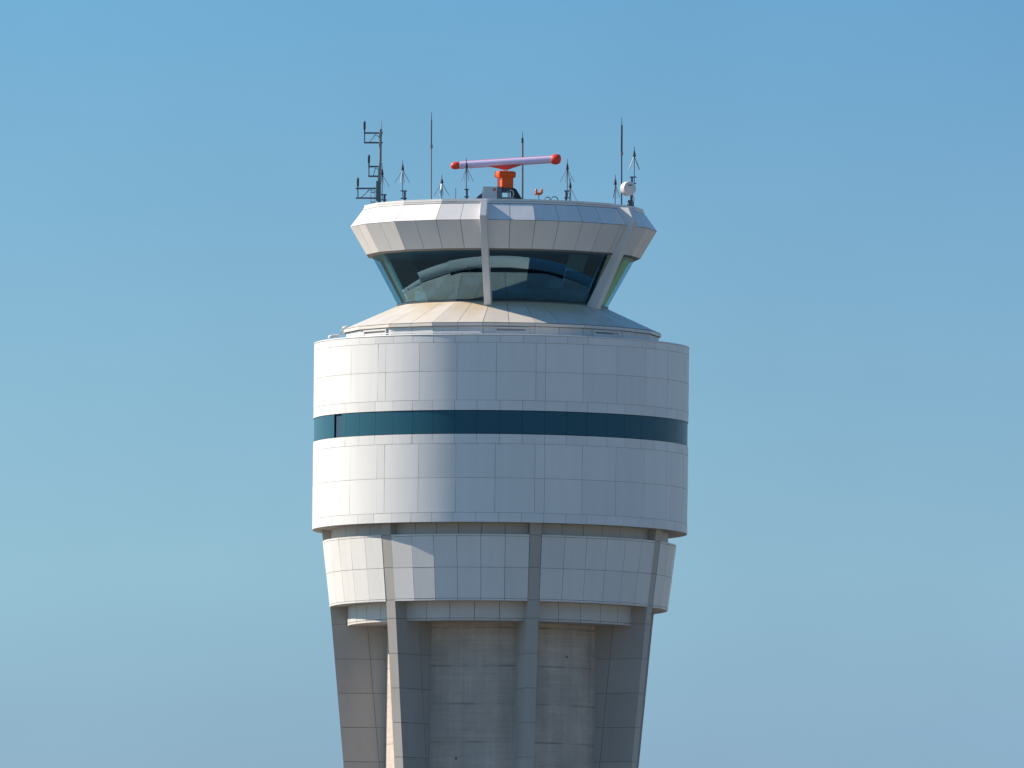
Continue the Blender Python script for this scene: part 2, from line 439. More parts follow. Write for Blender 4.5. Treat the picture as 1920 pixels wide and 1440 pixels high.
revolve(jm, [(RD - 0.03, zs['w0'] + 0.01), (RD - 0.03, zs['top'] - 0.05)], 200)
link_mesh('panel_backing', fix(jm), JOINTL, drum)
bm = new()   # thin rolled coping, parapet inside face
revolve(bm, [(RD - 0.03, zs['top'] - 0.06), (RD + 0.012, zs['top'] - 0.06), (RD + 0.012, zs['top'] - 0.01), (RD - 0.02, zs['top']), (RD - 0.55, zs['top'] - 0.02), (RD - 0.55, zs['top'] - 0.10)], 200)
link_mesh('coping', fix(bm), WHITE, drum)
bm = new()
revolve(bm, [(RD - 0.50, zs['top'] - 0.06), (RD - 0.50, zs['top'] - 0.95)], 160)
link_mesh('parapet_lining', fix(bm), MEMB, drum)
bm = new()
revolve(bm, [(RD - 0.36, zs['top'] - 0.9), (rr(280), zs['top'] - 0.9)], 120)
link_mesh('terrace_deck', fix(bm), DECK, drum)
bm = new()
revolve(bm, [(RD - 0.005, zs['bot'] + 0.012), (rr(312), zs['bot'] + 0.012)], 160)
link_mesh('soffit', fix(bm), SOFFIT, drum2)
# ribbon windows
gl = lambda th, z: RD - 0.03
for i, (t0, t1) in enumerate(small):
    tc_ = ((t0 + t1) / 2 + 180) % 360 - 180
    bm = new()
    gd = math.degrees(0.0045 / RD)
    if -64 < tc_ < -56:      # the one standing partly open: dark gap, then its pane
        patch(bm, gl, t0 + 4.6, t1 - gd, zs['w1'] + 0.012, zs['w0'] - 0.012, 4, 0.03)
        w = link_mesh('window', fix(bm), RIBBON, drum)
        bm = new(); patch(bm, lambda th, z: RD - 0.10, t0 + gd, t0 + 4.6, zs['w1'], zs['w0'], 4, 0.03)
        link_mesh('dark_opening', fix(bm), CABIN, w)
        w['label'] = 'ribbon window standing open beside a dark gap'
    else:
        patch(bm, gl, t0 + gd, t1 - gd, zs['w1'] + 0.012, zs['w0'] - 0.012, 6, 0.03)
        link_mesh('window', fix(bm), RIBBON, drum)
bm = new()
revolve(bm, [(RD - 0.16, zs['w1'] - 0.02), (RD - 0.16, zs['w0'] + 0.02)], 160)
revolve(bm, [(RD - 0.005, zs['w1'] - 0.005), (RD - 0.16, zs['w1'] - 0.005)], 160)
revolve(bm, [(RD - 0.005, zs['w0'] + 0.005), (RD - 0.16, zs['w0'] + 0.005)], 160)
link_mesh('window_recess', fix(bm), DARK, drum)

# --- skirt roof under the cab
half = 360.0 / NG / 2
pan = [(PHI + i * half, PHI + (i + 1) * half) for i in range(NG * 2)]
def cone_rad(R0, y0, R1, y1):
    return lambda th, z: poly(th, rr(R0 + (R1 - R0) * (zz(y0) - z) / (zz(y0) - zz(y1))))
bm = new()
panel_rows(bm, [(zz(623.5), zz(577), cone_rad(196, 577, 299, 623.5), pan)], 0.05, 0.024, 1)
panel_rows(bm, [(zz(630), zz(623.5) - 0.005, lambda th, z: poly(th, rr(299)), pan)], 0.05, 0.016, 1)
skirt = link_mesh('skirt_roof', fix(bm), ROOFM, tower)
bm = new()
panel_rows(bm, [(zs['top'] - 0.9, zz(630), lambda th, z: poly(th, rr(294.5)), pan)], 0.05, 0.02, 1)
link_mesh('kerb_wall', fix(bm), FASCIA, skirt)
jm = new()
fo = dict(fr=poly, off=PHI, smooth=False)
revolve(jm, [(rr(292.5), zs['top'] - 0.9), (rr(292.5), zz(629.5)), (rr(297.5), zz(629.5)), (rr(297.5), zz(626)), (rr(196), zz(580))], NG, **fo)
link_mesh('panel_backing', fix(jm), JOINTL, skirt)
# louvred vents in the kerb wall
for px0, px1 in ((682, 725), (928, 991), (1113, 1161)):
    t0 = math.degrees(math.asin((px0 - 941) / 296)); t1 = math.degrees(math.asin((px1 - 941) / 296))
    tm = (t0 + t1) / 2
    d = P(tm, 1, 0); nn = Vector((math.cos(R_(tm)), math.sin(R_(tm)), 0))
    R0 = poly(tm, rr(294.5)) + 0.03
    w = R0 * math.tan(R_((t1 - t0) / 2))
    zt = zz(633.5)
    bm = new()
    box(bm, d * R0 + Z * zt, (nn, d, Z), (w, 0.06, 0.03))
    box(bm, d * R0 + Z * (zt - 0.5), (nn, d, Z), (w, 0.06, 0.03))
    for s in (-1, 1): box(bm, d * R0 + nn * s * (w - 0.03) + Z * (zt - 0.25), (nn, d, Z), (0.03, 0.058, 0.215))
    box(bm, d * R0 + Z * (zt - 0.29), (nn, d, Z), (w - 0.062, 0.045, 0.175))
    v = link_mesh('vent', fix(bm), FASCIA, skirt)
    bm = new(); box(bm, d * (R0 - 0.035) + Z * (zt - 0.25), (nn, d, Z), (w - 0.06, 0.012, 0.21))
    link_mesh('vent_opening', fix(bm), JOINTL, v)

# --- glazed cab
gt, gb = 487.0, 577.0
gr = cone_rad(246.5, gt, 196.5, gb)
bm = new()
revolve(bm, [(rr(199), zz(580)), (rr(199.5), zz(575)), (rr(192), zz(575))], NG, **fo)
revolve(bm, [(rr(250), zz(484.5)), (rr(244), zz(484.5)), (rr(240), zz(489))], NG, **fo)
cab = link_mesh('cab_frame', fix(bm), simple('dark_window_frame', (0.05, 0.07, 0.085), 0.5), tower)
for i in range(NG):
    t0 = PHI + i * 2 * half; t1 = t0 + 2 * half
    bm = new(); gd = 0.03
    patch(bm, gr, t0 + gd, t1 - gd, zz(575), zz(484.6), 1, 0.012, False)
    link_mesh('window', fix(bm), CABGLASS, cab)
# interior: floor, ceiling, drawn blinds round the back, a console ring
bm = new()
revolve(bm, [(rr(192), zz(576)), (0.01, zz(576))], NG, **fo)
revolve(bm, [(rr(240), zz(486)), (0.01, zz(486))], NG, **fo)
revolve(bm, [(rr(238), zz(487)), (rr(190), zz(574))], 30, th0=103, th1=257, smooth=True)
revolve(bm, [(rr(120), zz(575)), (rr(120), zz(552)), (rr(165), zz(550)), (rr(165), zz(556)), (rr(160), zz(575))], 40)
revolve(bm, [(rr(46), zz(575)), (rr(46), zz(486))], 24)
link_mesh('cab_interior', fix(bm), CABIN, cab)
for m, a0, a1, y0, y1 in ((BLINDG, 71, 86, 488, 572), (BLINDW, -74, -64.5, 488, 572)):
    bm = new()
    R = lambda th, z: gr(th, z) - 0.12
    patch(bm, R, a0, a1, zz(y1), zz(y0), 3, 0.02, False)
    link_mesh('roller_blind', fix(bm), m, cab)
HANG = simple('grey_sun_screen', (0.16, 0.16, 0.13), 0.8)
bm = new(); patch(bm, lambda th, z: gr(th, z) - 0.25, 32.5, 44, zz(518), zz(487), 2, 0.03, False); link_mesh('sun_screen', fix(bm), HANG, cab)
for th in (-47, -21, 3, 38):     # monitors on the console
    d = P(th, 1, 0); nn = Vector((math.cos(R_(th)), math.sin(R_(th)), 0))
    bm = new(); c_ = d * rr(158) + Z * zz(539); up_ = (Z + d * 0.25).normalized(); out_ = nn.cross(up_)
    box(bm, c_, (nn, out_, up_), (0.30, 0.03, 0.20), bev=0.01); box(bm, c_ - Z * 0.26, (nn, out_, up_), (0.05, 0.04, 0.10))
    link_mesh('monitor', fix(bm), DSTEEL, cab)
# --- cab roof
bm = new()
up = cone_rad(265.5, 399.5, 289.2, 431.6)
lw = cone_rad(288.5, 431.4, 258, 483)
panel_rows(bm, [(zz(431.6), zz(399.5), up, pan)], 0.05, 0.022, 1)
panel_rows(bm, [(zz(483), zz(431.4), lw, pan)], 0.05, 0.022, 1)
full = [(PHI + i * 2 * half, PHI + (i + 1) * 2 * half) for i in range(NG)]
panel_rows(bm, [(zz(399), zz(395.5), lambda th, z: poly(th, rr(264.5)), full), (zz(395), zz(390.5), lambda th, z: poly(th, rr(263)), full)], 0.3, 0.006, 1)
croof = link_mesh('cab_roof', fix(bm), FASCIA, tower)
jm = new()
revolve(jm, [(rr(257), zz(483.5)), (rr(285.3), zz(431.5)), (rr(285.3), zz(430.5)), (rr(264), zz(400)), (rr(262), zz(399))], NG, **fo)
link_mesh('panel_backing', fix(jm), JOINT, croof)
bm = new()
revolve(bm, [(rr(258) - 0.03, zz(483.3)), (rr(247), zz(485.5))], NG, **fo)
link_mesh('soffit', fix(bm), JOINT, croof)
DKZ = zz(398)
bm = new()
revolve(bm, [(rr(259), zz(391)), (rr(257), zz(391)), (rr(257), DKZ), (0.01, DKZ)], NG, **fo)
link_mesh('roof_deck', fix(bm), DECK, croof)
# --- raking posts outside the glass
for th in (-7.2, 55.0, 128.0, -128.0):
    d = P(th, 1, 0); nn = Vector((math.cos(R_(th)), math.sin(R_(th)), 0))
    prof = [(262, 397), (290, 398.5), (303, 425), (219, 586), (196, 590), (196, 580), (262, 470)]
    bm = new(); hw = 0.145
    A = [bm.verts.new(d * rr(R) + Z * zz(y) - nn * hw) for R, y in prof]
    B = [bm.verts.new(d * rr(R) + Z * zz(y) + nn * hw) for R, y in prof]
    bm.faces.new(A); bm.faces.new(B[::-1])
    for k in range(len(prof)): quad(bm, A[k], B[k], B[(k+1) % len(prof)], A[(k+1) % len(prof)])
    fix(bm)
    bmesh.ops.bevel(bm, geom=list(bm.edges), offset=0.012, segments=1, affect='EDGES')
    link_mesh('post', fix(bm), POSTM, tower)

# --- little white guard rail and bent pipe on the drum terrace
bm = new()
Rr = RD - 0.5
pts = [P(-43 + i * 1.5, Rr, zs['top'] + 0.10) for i in range(25)]
tube(bm, pts, 0.022, 6)
for i in range(0, 25, 3): tube(bm, [P(-43 + i * 1.5, Rr, zs['top'] - 0.9), P(-43 + i * 1.5, Rr, zs['top'] + 0.11)], 0.018, 6)
link_mesh('guard_rail', fix(bm), WHITEP, tower)
bm = new()
v = 0.6
pp = [at(616, 634, v), at(617, 631, v), at(622, 630, v), at(634, 629.5, v), at(639, 627, v), at(640.5, 620, v), at(643, 615, v), at(650, 612.5, v), at(653, 614.5, v)]
tube(bm, pp, 0.055, 8)
link_mesh('bent_pipe', fix(bm), WHITEP, tower)

# ------------------------------------------------------------------ things on the cab roof
def base_at(px, v):
    p = at(px, 392, v); return Vector((p.x, p.y, DKZ))
GP = 'ground plane antennas on the cab roof'
def ground_plane(px, tip, s0, s1, rend, rads, v, label, bracket=None, pole_r=0.03, white=(), wr=0.02):
    """px: antenna column; tip, sleeve top s0, sleeve bottom s1, radial end heights; rads: (dx px, dv m); bracket: (dx, y0, y1)"""
    b = base_at(px + (bracket[0] if bracket else 0), v)
    t = thing('ground_plane_antenna', label, 'antenna', b, GP)
    bot = at(px, bracket[2] - 1, v) if bracket else Vector((at(px, s1, v).x, -v, DKZ))
    bm = new(); tube(bm, [bot, at(px, s1, v)], pole_r * 0.6, 8); link_mesh('mast', fix(bm), DSTEEL, t)
    bm = new(); tube(bm, [at(px, s1 + 1, v), at(px, s1 - 2, v), at(px, s0, v)], [0.07, 0.062, 0.03], 8); link_mesh('sleeve', fix(bm), BLACKP, t)
    bm = new(); tube(bm, [at(px, s0, v), at(px, tip, v)], [0.02, 0.012], 6); link_mesh('whip', fix(bm), DSTEEL, t)
    h = at(px, s1, v)
    for k, (dx, dv) in enumerate(rads):
        e = at(px + dx, rend, v + dv)
        w = k in white
        bm = new(); tube(bm, [h, e], [0.013 if not w else wr, 0.009 if not w else wr * 0.8], 6)
        link_mesh('radial', fix(bm), WHITEP if w else DSTEEL, t)
    if bracket:
        dx, y0, y1 = bracket
        bm = new()
        c0 = at(px + dx, y0, v)
        tube(bm, [Vector((c0.x, -v, DKZ)), c0], 0.05, 10)
        for yy in (y0 + 1, y1 - 1):
            q = at(px + dx / 2, yy, v); wd = (abs(dx) / 2 + 4) / S
            box(bm, q, (X, Y, Z), (wd, 0.04, 0.022))
        link_mesh('bracket', fix(bm), DSTEEL, t)
    return t
ground_plane(755, 300, 309, 318.5, 343, [(-15, 0.2), (13.5, -0.2), (-4.5, 0.5), (3.5, -0.5)], 3.2, 'ground plane antenna on bracket between side arm mast and tall left whip', (4, 357, 373), white=(2,), wr=0.022)
ground_plane(828.5, 327, 335.5, 343, 367, [(-15, -0.2), (14, 0.2), (-3, 0.3), (2.5, -0.4)], 1.0, 'short ground plane antenna with bright white radials right of left whip', white=(2,), wr=0.04)
ground_plane(874.5, 296, 305, 313.5, 340, [(-9, 0.3), (13, 0.2), (-4, 0.4), (5, -0.4)], 4.7, 'ground plane antenna standing in front of the radar scanner bar', (0.8, 354, 370))
ground_plane(1063.7, 298, 307, 317, 342, [(-14, 0.2), (13, -0.2), (-3.5, 0.5), (5, -0.5)], 3.8, 'taller ground plane antenna beyond red tip of radar bar', (-2, 357, 372))
ground_plane(1069, 333, 342, 351, 377, [(-8, -0.4), (13, 0.2), (-2, 0.5), (2, -0.5)], 1.5, 'short ground plane antenna close beside the taller one near radar tip')
ground_plane(1153.7, 327, 336, 345.5, 371, [(-4, 0.4), (9, -0.2), (-3, -0.5), (4, 0.4)], 2.0, 'short ground plane antenna left of the tall dark right whip')
ground_plane(1189.3, 274, 283, 293, 318, [(-10, 0.3), (10.5, 0.1), (-9, -0.2), (9, -0.3)], 0.3, 'ground plane antenna raised on bracket above the white round dish', (-4.5, 331, 345), white=(0,), wr=0.025)
ground_plane(716.5, 306, 317, 327, 350, [(-10, -0.3), (13.5, 0.2), (4, 0.4), (-3, 0.5)], -1.0, 'ground plane antenna half hidden behind the side arm mast', (4.5, 364, 376))

WG = 'tall whip antennas on the cab roof'
def whip(px, base_v, segs, label, collar=None):
    t = thing('whip_antenna', label, 'antenna', base_at(px, base_v), WG)
    lowz = Vector((at(px, 380, base_v).x, -base_v, DKZ))
    y_prev = lowz
    for nm, y, r, m in segs:
        p = at(px + (0.4 if nm == 'whip' else 0), y, base_v)
        bm = new(); tube(bm, [y_prev, p], [r, r * (0.5 if nm == 'tip' else 0.92)], 8); link_mesh(nm, fix(bm), m, t); y_prev = p
    if collar:
        bm = new(); a_ = at(px, collar + 3, base_v); b_ = at(px, collar - 3, base_v); tube(bm, [a_, b_], 0.062, 8); link_mesh('joint_collar', fix(bm), GALV, t)
whip(808.7, -3.0, [('mast', 275, 0.028, GALV), ('whip', 225, 0.030, DSTEEL), ('tip', 210, 0.018, DSTEEL)], 'tallest thin whip antenna standing left of the radar scanner', 275)
whip(979.6, -2.0, [('mast', 268, 0.05, GALV2), ('sleeve', 259, 0.05, BLACKP), ('tip', 247, 0.02, DSTEEL)], 'pale whip antenna standing behind the radar scanner bar')
whip(1165.5, -1.0, [('mast', 288, 0.034, DSTEEL), ('whip', 235, 0.042, BLACKP), ('tip', 220, 0.02, DSTEEL)], 'dark tall whip antenna just left of the round dish', 288)
t = thing('rod', 'tiny thin rod left of the grey radar cabinet', 'rod', base_at(854, -3.5))
bm = new(); b = base_at(854, -3.5); tube(bm, [b, Vector((b.x, b.y, at(854, 353, -3.5).z))], 0.018, 6); link_mesh('stem', fix(bm), GALV, t)

# side arm mast
v = 0.6
t = thing('antenna_mast', 'grey antenna mast with three side arms carrying dark dipoles', 'antenna mast', base_at(711, v))
bm = new()
tube(bm, [Vector((at(711, 380, v).x, -v, DKZ)), at(711, 340, v), at(713, 300, v), at(713.5, 242, v)], [0.085, 0.075, 0.065, 0.06], 10)
link_mesh('pole', fix(bm), GALV2, t)
bm = new(); tube(bm, [at(715.6, 250, v), at(715.6, 225, v)], [0.02, 0.01], 6); tube(bm, [at(715.4, 256, v), at(715.4, 243, v)], 0.03, 6); link_mesh('lightning_rod', fix(bm), GALV, t)
bm = new(); box(bm, at(709, 358, v + 0.1), (X, Y, Z), (0.09, 0.09, 0.42), bev=0.015); link_mesh('junction_box', fix(bm), simple('teal_grey_box', (0.10, 0.17, 0.17), 0.5), t)
for x0, x1, ya, yb, dip, dtop in ((682.5, 717.5, 249.5, 267.5, 683.5, 227), (690.5, 712, 312.5, 330.5, 691.7, 290), (667, 708, 353.5, 371.5, 671, 333)):
    bm = new()
    for yy in (ya, yb): tube(bm, [at(x0, yy, v), at(x1, yy - (0.3 if yy == ya else 0), v)], 0.036, 8)
    tube(bm, [at(dip, yb, v), at(dip, ya, v)], 0.026, 8)
    mx = x0 + (x1 - x0) * 0.62
    tube(bm, [at(x0 + 9, yb, v), at(mx, ya + 2.5, v)], 0.02, 6)
    tube(bm, [at(mx, ya + 2.5, v), at((mx + 711) / 2, ya + 4.5, v), at(711, ya + 9, v)], 0.014, 6)
    arm = link_mesh('side_arm', fix(bm), DSTEEL, t)
    bm = new()
    tube(bm, [at(dip, ya, v), at(dip, dtop + 17, v), at(dip, dtop + 14, v), at(dip, dtop + 3, v), at(dip, dtop + 0.8, v), at(dip, dtop, v)], [0.03, 0.032, 0.052, 0.056, 0.045, 0.018], 10)
    link_mesh('dipole', fix(bm), BLACKP, arm)
bm = new()
for px in (695.5, 703): tube(bm, [Vector((at(px, 382, v - 0.3).x, -(v - 0.3), DKZ)), at(px, 351, v - 0.3)], 0.014, 6)
for yy in (361, 371, 379): tube(bm, [at(695.5, yy, v - 0.3), at(703, yy, v - 0.3)], 0.022, 6)
link_mesh('ladder', fix(bm), GALV, t)

# radar
c = at(948.5, 304.5, 0.0)
t = thing('radar_scanner', 'surface radar with white scanner bar, red tips and orange pedestal', 'radar', (c.x, 0, DKZ))
bd = Vector((207.0, -42.0, 12.4)); L_ = bd.length / S; bd.normalize()
side = bd.cross(Z).normalized()
def bar(bm, s0, s1, sc0, sc1, n=14):
    """rounded, slightly flattened section swept along the bar"""
    rings = []
    for s, k in ((s0, sc0), (s1, sc1)):
        rings.append([bm.verts.new(c + bd * s + side * math.cos(2*math.pi*j/n) * 0.135 * k + Z * math.sin(2*math.pi*j/n) * 0.163 * k) for j in range(n)])
    for j in range(n): quad(bm, rings[0][j], rings[0][(j+1) % n], rings[1][(j+1) % n], rings[1][j], True)
    for rg_ in rings:
        f = bm.faces.new(rg_)
        for e in f.edges: e.smooth = False
bm = new(); bar(bm, -L_ / 2 + 0.4, L_ / 2 - 0.4, 1, 1)
br = link_mesh('scanner_bar', fix(bm), LAV, t)
bm = new()
tube(bm, [c + bd * s + side * 0.0 + Z * 0.155 for s in (-L_ / 2 + 0.4, L_ / 2 - 0.4)], 0.022, 6)
link_mesh('top_seam', fix(bm), REDOR, br)
for sgn in (-1, 1):
    bm = new()
    prof = [(0.40, 1.0), (0.38, 1.10), (0.27, 1.27), (0.15, 1.25), (0.06, 1.0), (0.015, 0.6), (0.0, 0.25)]
    n = 14; rings = []
    for off_, k in prof:
        rings.append([bm.verts.new(c + bd * sgn * (L_ / 2 - off_) + side * math.cos(2*math.pi*j/n) * (0.165 if sgn > 0 else 0.112) * k + Z * math.sin(2*math.pi*j/n) * (0.18 if sgn > 0 else 0.13) * k) for j in range(n)])
    for i in range(len(rings) - 1):
        for j in range(n): quad(bm, rings[i][j], rings[i][(j+1) % n], rings[i+1][(j+1) % n], rings[i+1][j], True)
    bm.faces.new(rings[-1]); bm.faces.new(rings[0])
    link_mesh('end_cap', fix(bm), REDOR, br)
bm = new()   # cradle under the bar
cz = Z * -0.13
pr = [(-0.75, 0.0), (-0.3, -0.12), (-0.15, -0.17), (0.15, -0.17), (0.3, -0.12), (0.75, 0.0)]
A = [bm.verts.new(c + cz + bd * s + side * 0.11 + Z * h) for s, h in pr]; B = [bm.verts.new(c + cz + bd * s - side * 0.11 + Z * h) for s, h in pr]
bm.faces.new(A); bm.faces.new(B[::-1])
for k in range(len(pr)): quad(bm, A[k], B[k], B[(k+1) % len(pr)], A[(k+1) % len(pr)])
link_mesh('cradle', fix(bm), REDOR, br)
def zc(y): return at(948, y, 0).z
bm = new(); tube(bm, [Vector((c.x, 0, zc(322))), Vector((c.x, 0, zc(312)))], [0.10, 0.085], 12); link_mesh('turning_shaft', fix(bm), RADOME, t)
aq = R_(23)
f1 = Vector((math.sin(aq), -math.cos(aq), 0)); f2 = Vector((math.cos(aq), math.sin(aq), 0))
pc = Vector((at(947.5, 340, 0).x, 0, 0))
bm = new()
box(bm, pc + Z * ((zc(334) + zc(352)) / 2), (f2, f1, Z), (0.265, 0.265, (zc(334) - zc(352)) / 2 + 0.02), bev=0.02)
box(bm, pc + Z * ((zc(321) + zc(334)) / 2) - f2 * 0.01, (f2, f1, Z), (0.41, 0.285, (zc(321) - zc(334)) / 2), bev=0.11)
ped = link_mesh('pedestal', fix(bm), ORANGE, t)
bm = new()
box(bm, pc + Z * ((zc(352) + zc(361)) / 2), (f2, f1, Z), (0.22, 0.22, (zc(352) - zc(361)) / 2), bev=0.02)
link_mesh('motor_base', fix(bm), DSTEEL, t)
bm = new()
for s1 in (-1, 1):
    for s2 in (-1, 1):
        q = pc + f2 * s1 * 0.26 + f1 * s2 * 0.2
        tube(bm, [Vector((q.x, q.y, DKZ)), Vector((q.x, q.y, zc(357)))], 0.035, 8)
box(bm, pc + Z * zc(372), (f2, f1, Z), (0.35, 0.3, 0.03))
q = at(936.5, 362, 0.3); box(bm, Vector((q.x, q.y, (zc(351) + DKZ) / 2)), (X, Y, Z), (0.10, 0.10, (zc(351) - DKZ) / 2), bev=0.01)
link_mesh('stand', fix(bm), GALV, t)
bm = new()   # coiled cable by the stand
cc = at(958.5, 364, 0.35)
tube(bm, [cc + Vector((math.cos(w) * 0.11, 0.01 * w, math.sin(w) * 0.17)) for w in [i * 0.35 for i in range(34)]], 0.02, 6)
tube(bm, [at(951, 358, 0.4), at(952, 366, 0.4), at(954, 374, 0.4), at(955, 384, 0.4)], 0.018, 6)
link_mesh('cable', fix(bm), RADOME, t)
def wedge(bm, pts, v0, v1):
    A = [bm.verts.new(at(px, py, v0)) for px, py in pts]; dv = Vector((0, v0 - v1, 0))
    B = [bm.verts.new(p.co + dv) for p in A]
    bm.faces.new(A); bm.faces.new(B[::-1])
    for k in range(len(pts)): quad(bm, A[k], B[k], B[(k+1) % len(pts)], A[(k+1) % len(pts)])
bm = new(); wedge(bm, [(958, 352), (967, 353), (980, 375), (982, 392), (956, 392)], -0.35, -0.85); fix(bm)
bmesh.ops.bevel(bm, geom=list(bm.edges), offset=0.03, segments=2, affect='EDGES')
link_mesh('drive_cover', fix(bm), simple('dark_teal_cover', (0.025, 0.075, 0.085), 0.55), t)

# grey cabinet with its sloping hood
q = at(918.5, 362, 0.5)
t = thing('equipment_cabinet', 'grey equipment cabinet beside the orange radar pedestal', 'cabinet', (q.x, -0.5, DKZ))
zt = at(918, 352, 0.5).z
bm = new(); box(bm, Vector((q.x, -0.5, (zt + DKZ) / 2)), (X, Y, Z), (13.3 / S, 0.3, (zt - DKZ) / 2), bev=0.015); link_mesh('body', fix(bm), GREYBOX, t)
bm = new(); box(bm, Vector((q.x, -0.5, zt + 0.012)), (X, Y, Z), (14.3 / S, 0.33, 0.014)); link_mesh('lid', fix(bm), WHITEP, t)
q2 = at(927, 355.5, 0.82); bm = new(); box(bm, q2, (X, Y, Z), (0.05, 0.015, 0.05), bev=0.008); link_mesh('indicator', fix(bm), REDOR, t)
bm = new(); wedge(bm, [(892, 373), (897, 367), (905, 361), (905.2, 392), (888, 392)], 0.6, 0.2); fix(bm)
link_mesh('sloping_hood', fix(bm), simple('dark_purple_hood', (0.05, 0.045, 0.11), 0.55), t)
bm = new(); tube(bm, [at(904.8, 363, 0.55), at(903.5, 358, 0.55), at(904.8, 356, 0.55), at(906, 358, 0.55)], 0.018, 6); link_mesh('hook', fix(bm), DSTEEL, t)

# obstruction light
q = base_at(1010, 1.8)
t = thing('obstruction_light', 'small orange twin obstruction light right of the radar pedestal', 'light', q)
bm = new(); tube(bm, [q, Vector((q.x, q.y, at(1010, 364, 1.8).z))], 0.02, 8); link_mesh('stem', fix(bm), GALV, t)
bm = new(); box(bm, at(1010.3, 363.3, 1.8), (X, Y, Z), (0.125, 0.07, 0.05), bev=0.015)
tube(bm, [at(1002, 364.5, 1.8), at(1006, 364, 1.8)], 0.03, 8); ho = link_mesh('housing', fix(bm), ORANGE, t)
for px in (1005.6, 1016):
    bm = new(); tube(bm, [at(px, 362.5, 1.8), at(px, 357, 1.8), at(px, 355, 1.8), at(px, 354, 1.8)], [0.055, 0.055, 0.045, 0.02], 10)
    link_mesh('lamp', fix(bm), simple('orange_lens', (0.85, 0.20, 0.05), 0.2, amp=0.03), t)

# cable loops lying along the parapet
def loop(px0, px1, yt, v, label):
    q = base_at((px0 + px1) / 2, v)
    bm = new(); pts = []
    for i in range(13):
        w = math.pi * i / 12
        px = (px0 + px1) / 2 - (px1 - px0) / 2 * math.cos(w)
        pts.append(at(px, 378 - (378 - yt) * math.sin(w) ** 0.6, v))
    tube(bm, [Vector((pts[0].x, pts[0].y, DKZ))] + pts + [Vector((pts[-1].x, pts[-1].y, DKZ))], 0.022, 6)
    o = link_mesh('cable_loop', fix(bm), DSTEEL, None, q); tag(o, label, 'cable', 'cable loops by the parapet')
loop(1021, 1032, 369.5, 4.2, 'low black cable loop right of the orange obstruction light')
loop(1033, 1046, 368.8, 4.0, 'slightly taller black cable loop left of the bracketed antenna')

# microwave dish
v = 1.0
q = base_at(1183, v)
t = thing('microwave_dish', 'round white drum shaped microwave dish on the right roof edge', 'dish', q)
ax = Vector((math.sin(R_(28)), -math.cos(R_(28)), 0.02)).normalized()
ce = at(1178.5, 353.5, v + 0.1)
s1 = ax.cross(Z).normalized(); s2 = s1.cross(ax).normalized()
bm = new(); n = 32; rings = []
for off_, r in ((-0.36, 0.0), (-0.36, 0.16), (-0.33, 0.20), (-0.20, 0.285), (-0.19, 0.30), (0.10, 0.30), (0.125, 0.29), (0.14, 0.24), (0.15, 0.12), (0.152, 0.0)):
    rings.append([bm.verts.new(ce + ax * off_ + (s1 * math.cos(2*math.pi*j/n) + s2 * math.sin(2*math.pi*j/n)) * max(r, 0.002)) for j in range(n)])
for i in range(len(rings) - 1):
    for j in range(n): quad(bm, rings[i][j], rings[i][(j+1) % n], rings[i+1][(j+1) % n], rings[i+1][j], True)
fix(bm)
for e in bm.edges:
    if e.is_manifold and e.calc_face_angle(0) > 0.45: e.smooth = False
dish = link_mesh('radome', bm, RADOME, t)
bm = new(); box(bm, ce + ax * 0.155 + s2 * 0.13, (s1, s2, ax), (0.11, 0.03, 0.004)); link_mesh('grey_plate', fix(bm), simple('grey_badge', (0.28, 0.28, 0.31), 0.5), dish)
bm = new()
pz = at(1183.5, 347, v - 0.25)
tube(bm, [Vector((pz.x, pz.y, DKZ)), pz], 0.05, 10)
box(bm, at(1182, 378, v - 0.2), (X, Y, Z), (0.11, 0.10, 0.06), bev=0.01)
box(bm, at(1182, 384, v - 0.2), (X, Y, Z), (0.14, 0.07, 0.035), bev=0.01)
tube(bm, [at(1180, 381, v), at(1179, 396, v)], 0.035, 8); tube(bm, [at(1186, 379, v), at(1188, 396, v)], 0.035, 8)
tube(bm, [ce - ax * 0.35, Vector((pz.x, pz.y, ce.z))], 0.06, 8)
tube(bm, [at(1186, 366, v), at(1189, 372, v), at(1188, 384, v), at(1190, 394, v)], 0.015, 6)
link_mesh('mount', fix(bm), DSTEEL, t)

# ------------------------------------------------------------------ light
SKY_LOW = [(0.040, (1.02, 0.98, 0.75)), (0.0448, (1.05, 1.01, 0.78)), (0.0530, (1.14, 1.19, 0.87)), (0.0610, (1.36, 1.55, 1.07)), (0.0692, (0.92, 1.33, 1.09)), (0.0773, (0.43, 0.85, 0.87)), (0.089, (0.45, 0.88, 0.92))]
SKY_HIGH = [(0.085, (1, 1, 1)), (0.2, (1.62, 1.42, 1.40)), (0.5, (1.0, 1.08, 1.28)), (0.85, (0.36, 0.58, 0.92))]
SUN_AZ, SUN_EL = -104.0, 34.0
sd = Vector((math.sin(R_(SUN_AZ)) * math.cos(R_(SUN_EL)), -math.cos(R_(SUN_AZ)) * math.cos(R_(SUN_EL)), math.sin(R_(SUN_EL))))
sl = bpy.data.lights.new('sun', 'SUN'); sl.energy = 4.6; sl.angle = R_(0.53); sl.color = (1.0, 0.865, 0.70)
so = bpy.data.objects.new('sun', sl); COL.objects.link(so)
so.rotation_euler = sd.to_track_quat('Z', 'Y').to_euler(); so.location = sd * 200 + Vector((0, 0, 80))

w = bpy.data.worlds.new('World'); sc.world = w; w.use_nodes = True
nt = w.node_tree; N, L = nt.nodes, nt.links
bg = N['Background']; bg.inputs['Strength'].default_value = 0.15
sky = N.new('ShaderNodeTexSky'); sky.sky_type = 'NISHITA'; sky.sun_disc = False
sky.sun_elevation = R_(SUN_EL); sky.sun_rotation = math.atan2(sd.x, sd.y)
sky.altitude = 1100; sky.air_density = 1.0; sky.dust_density = 0.3; sky.ozone_density = 1.5
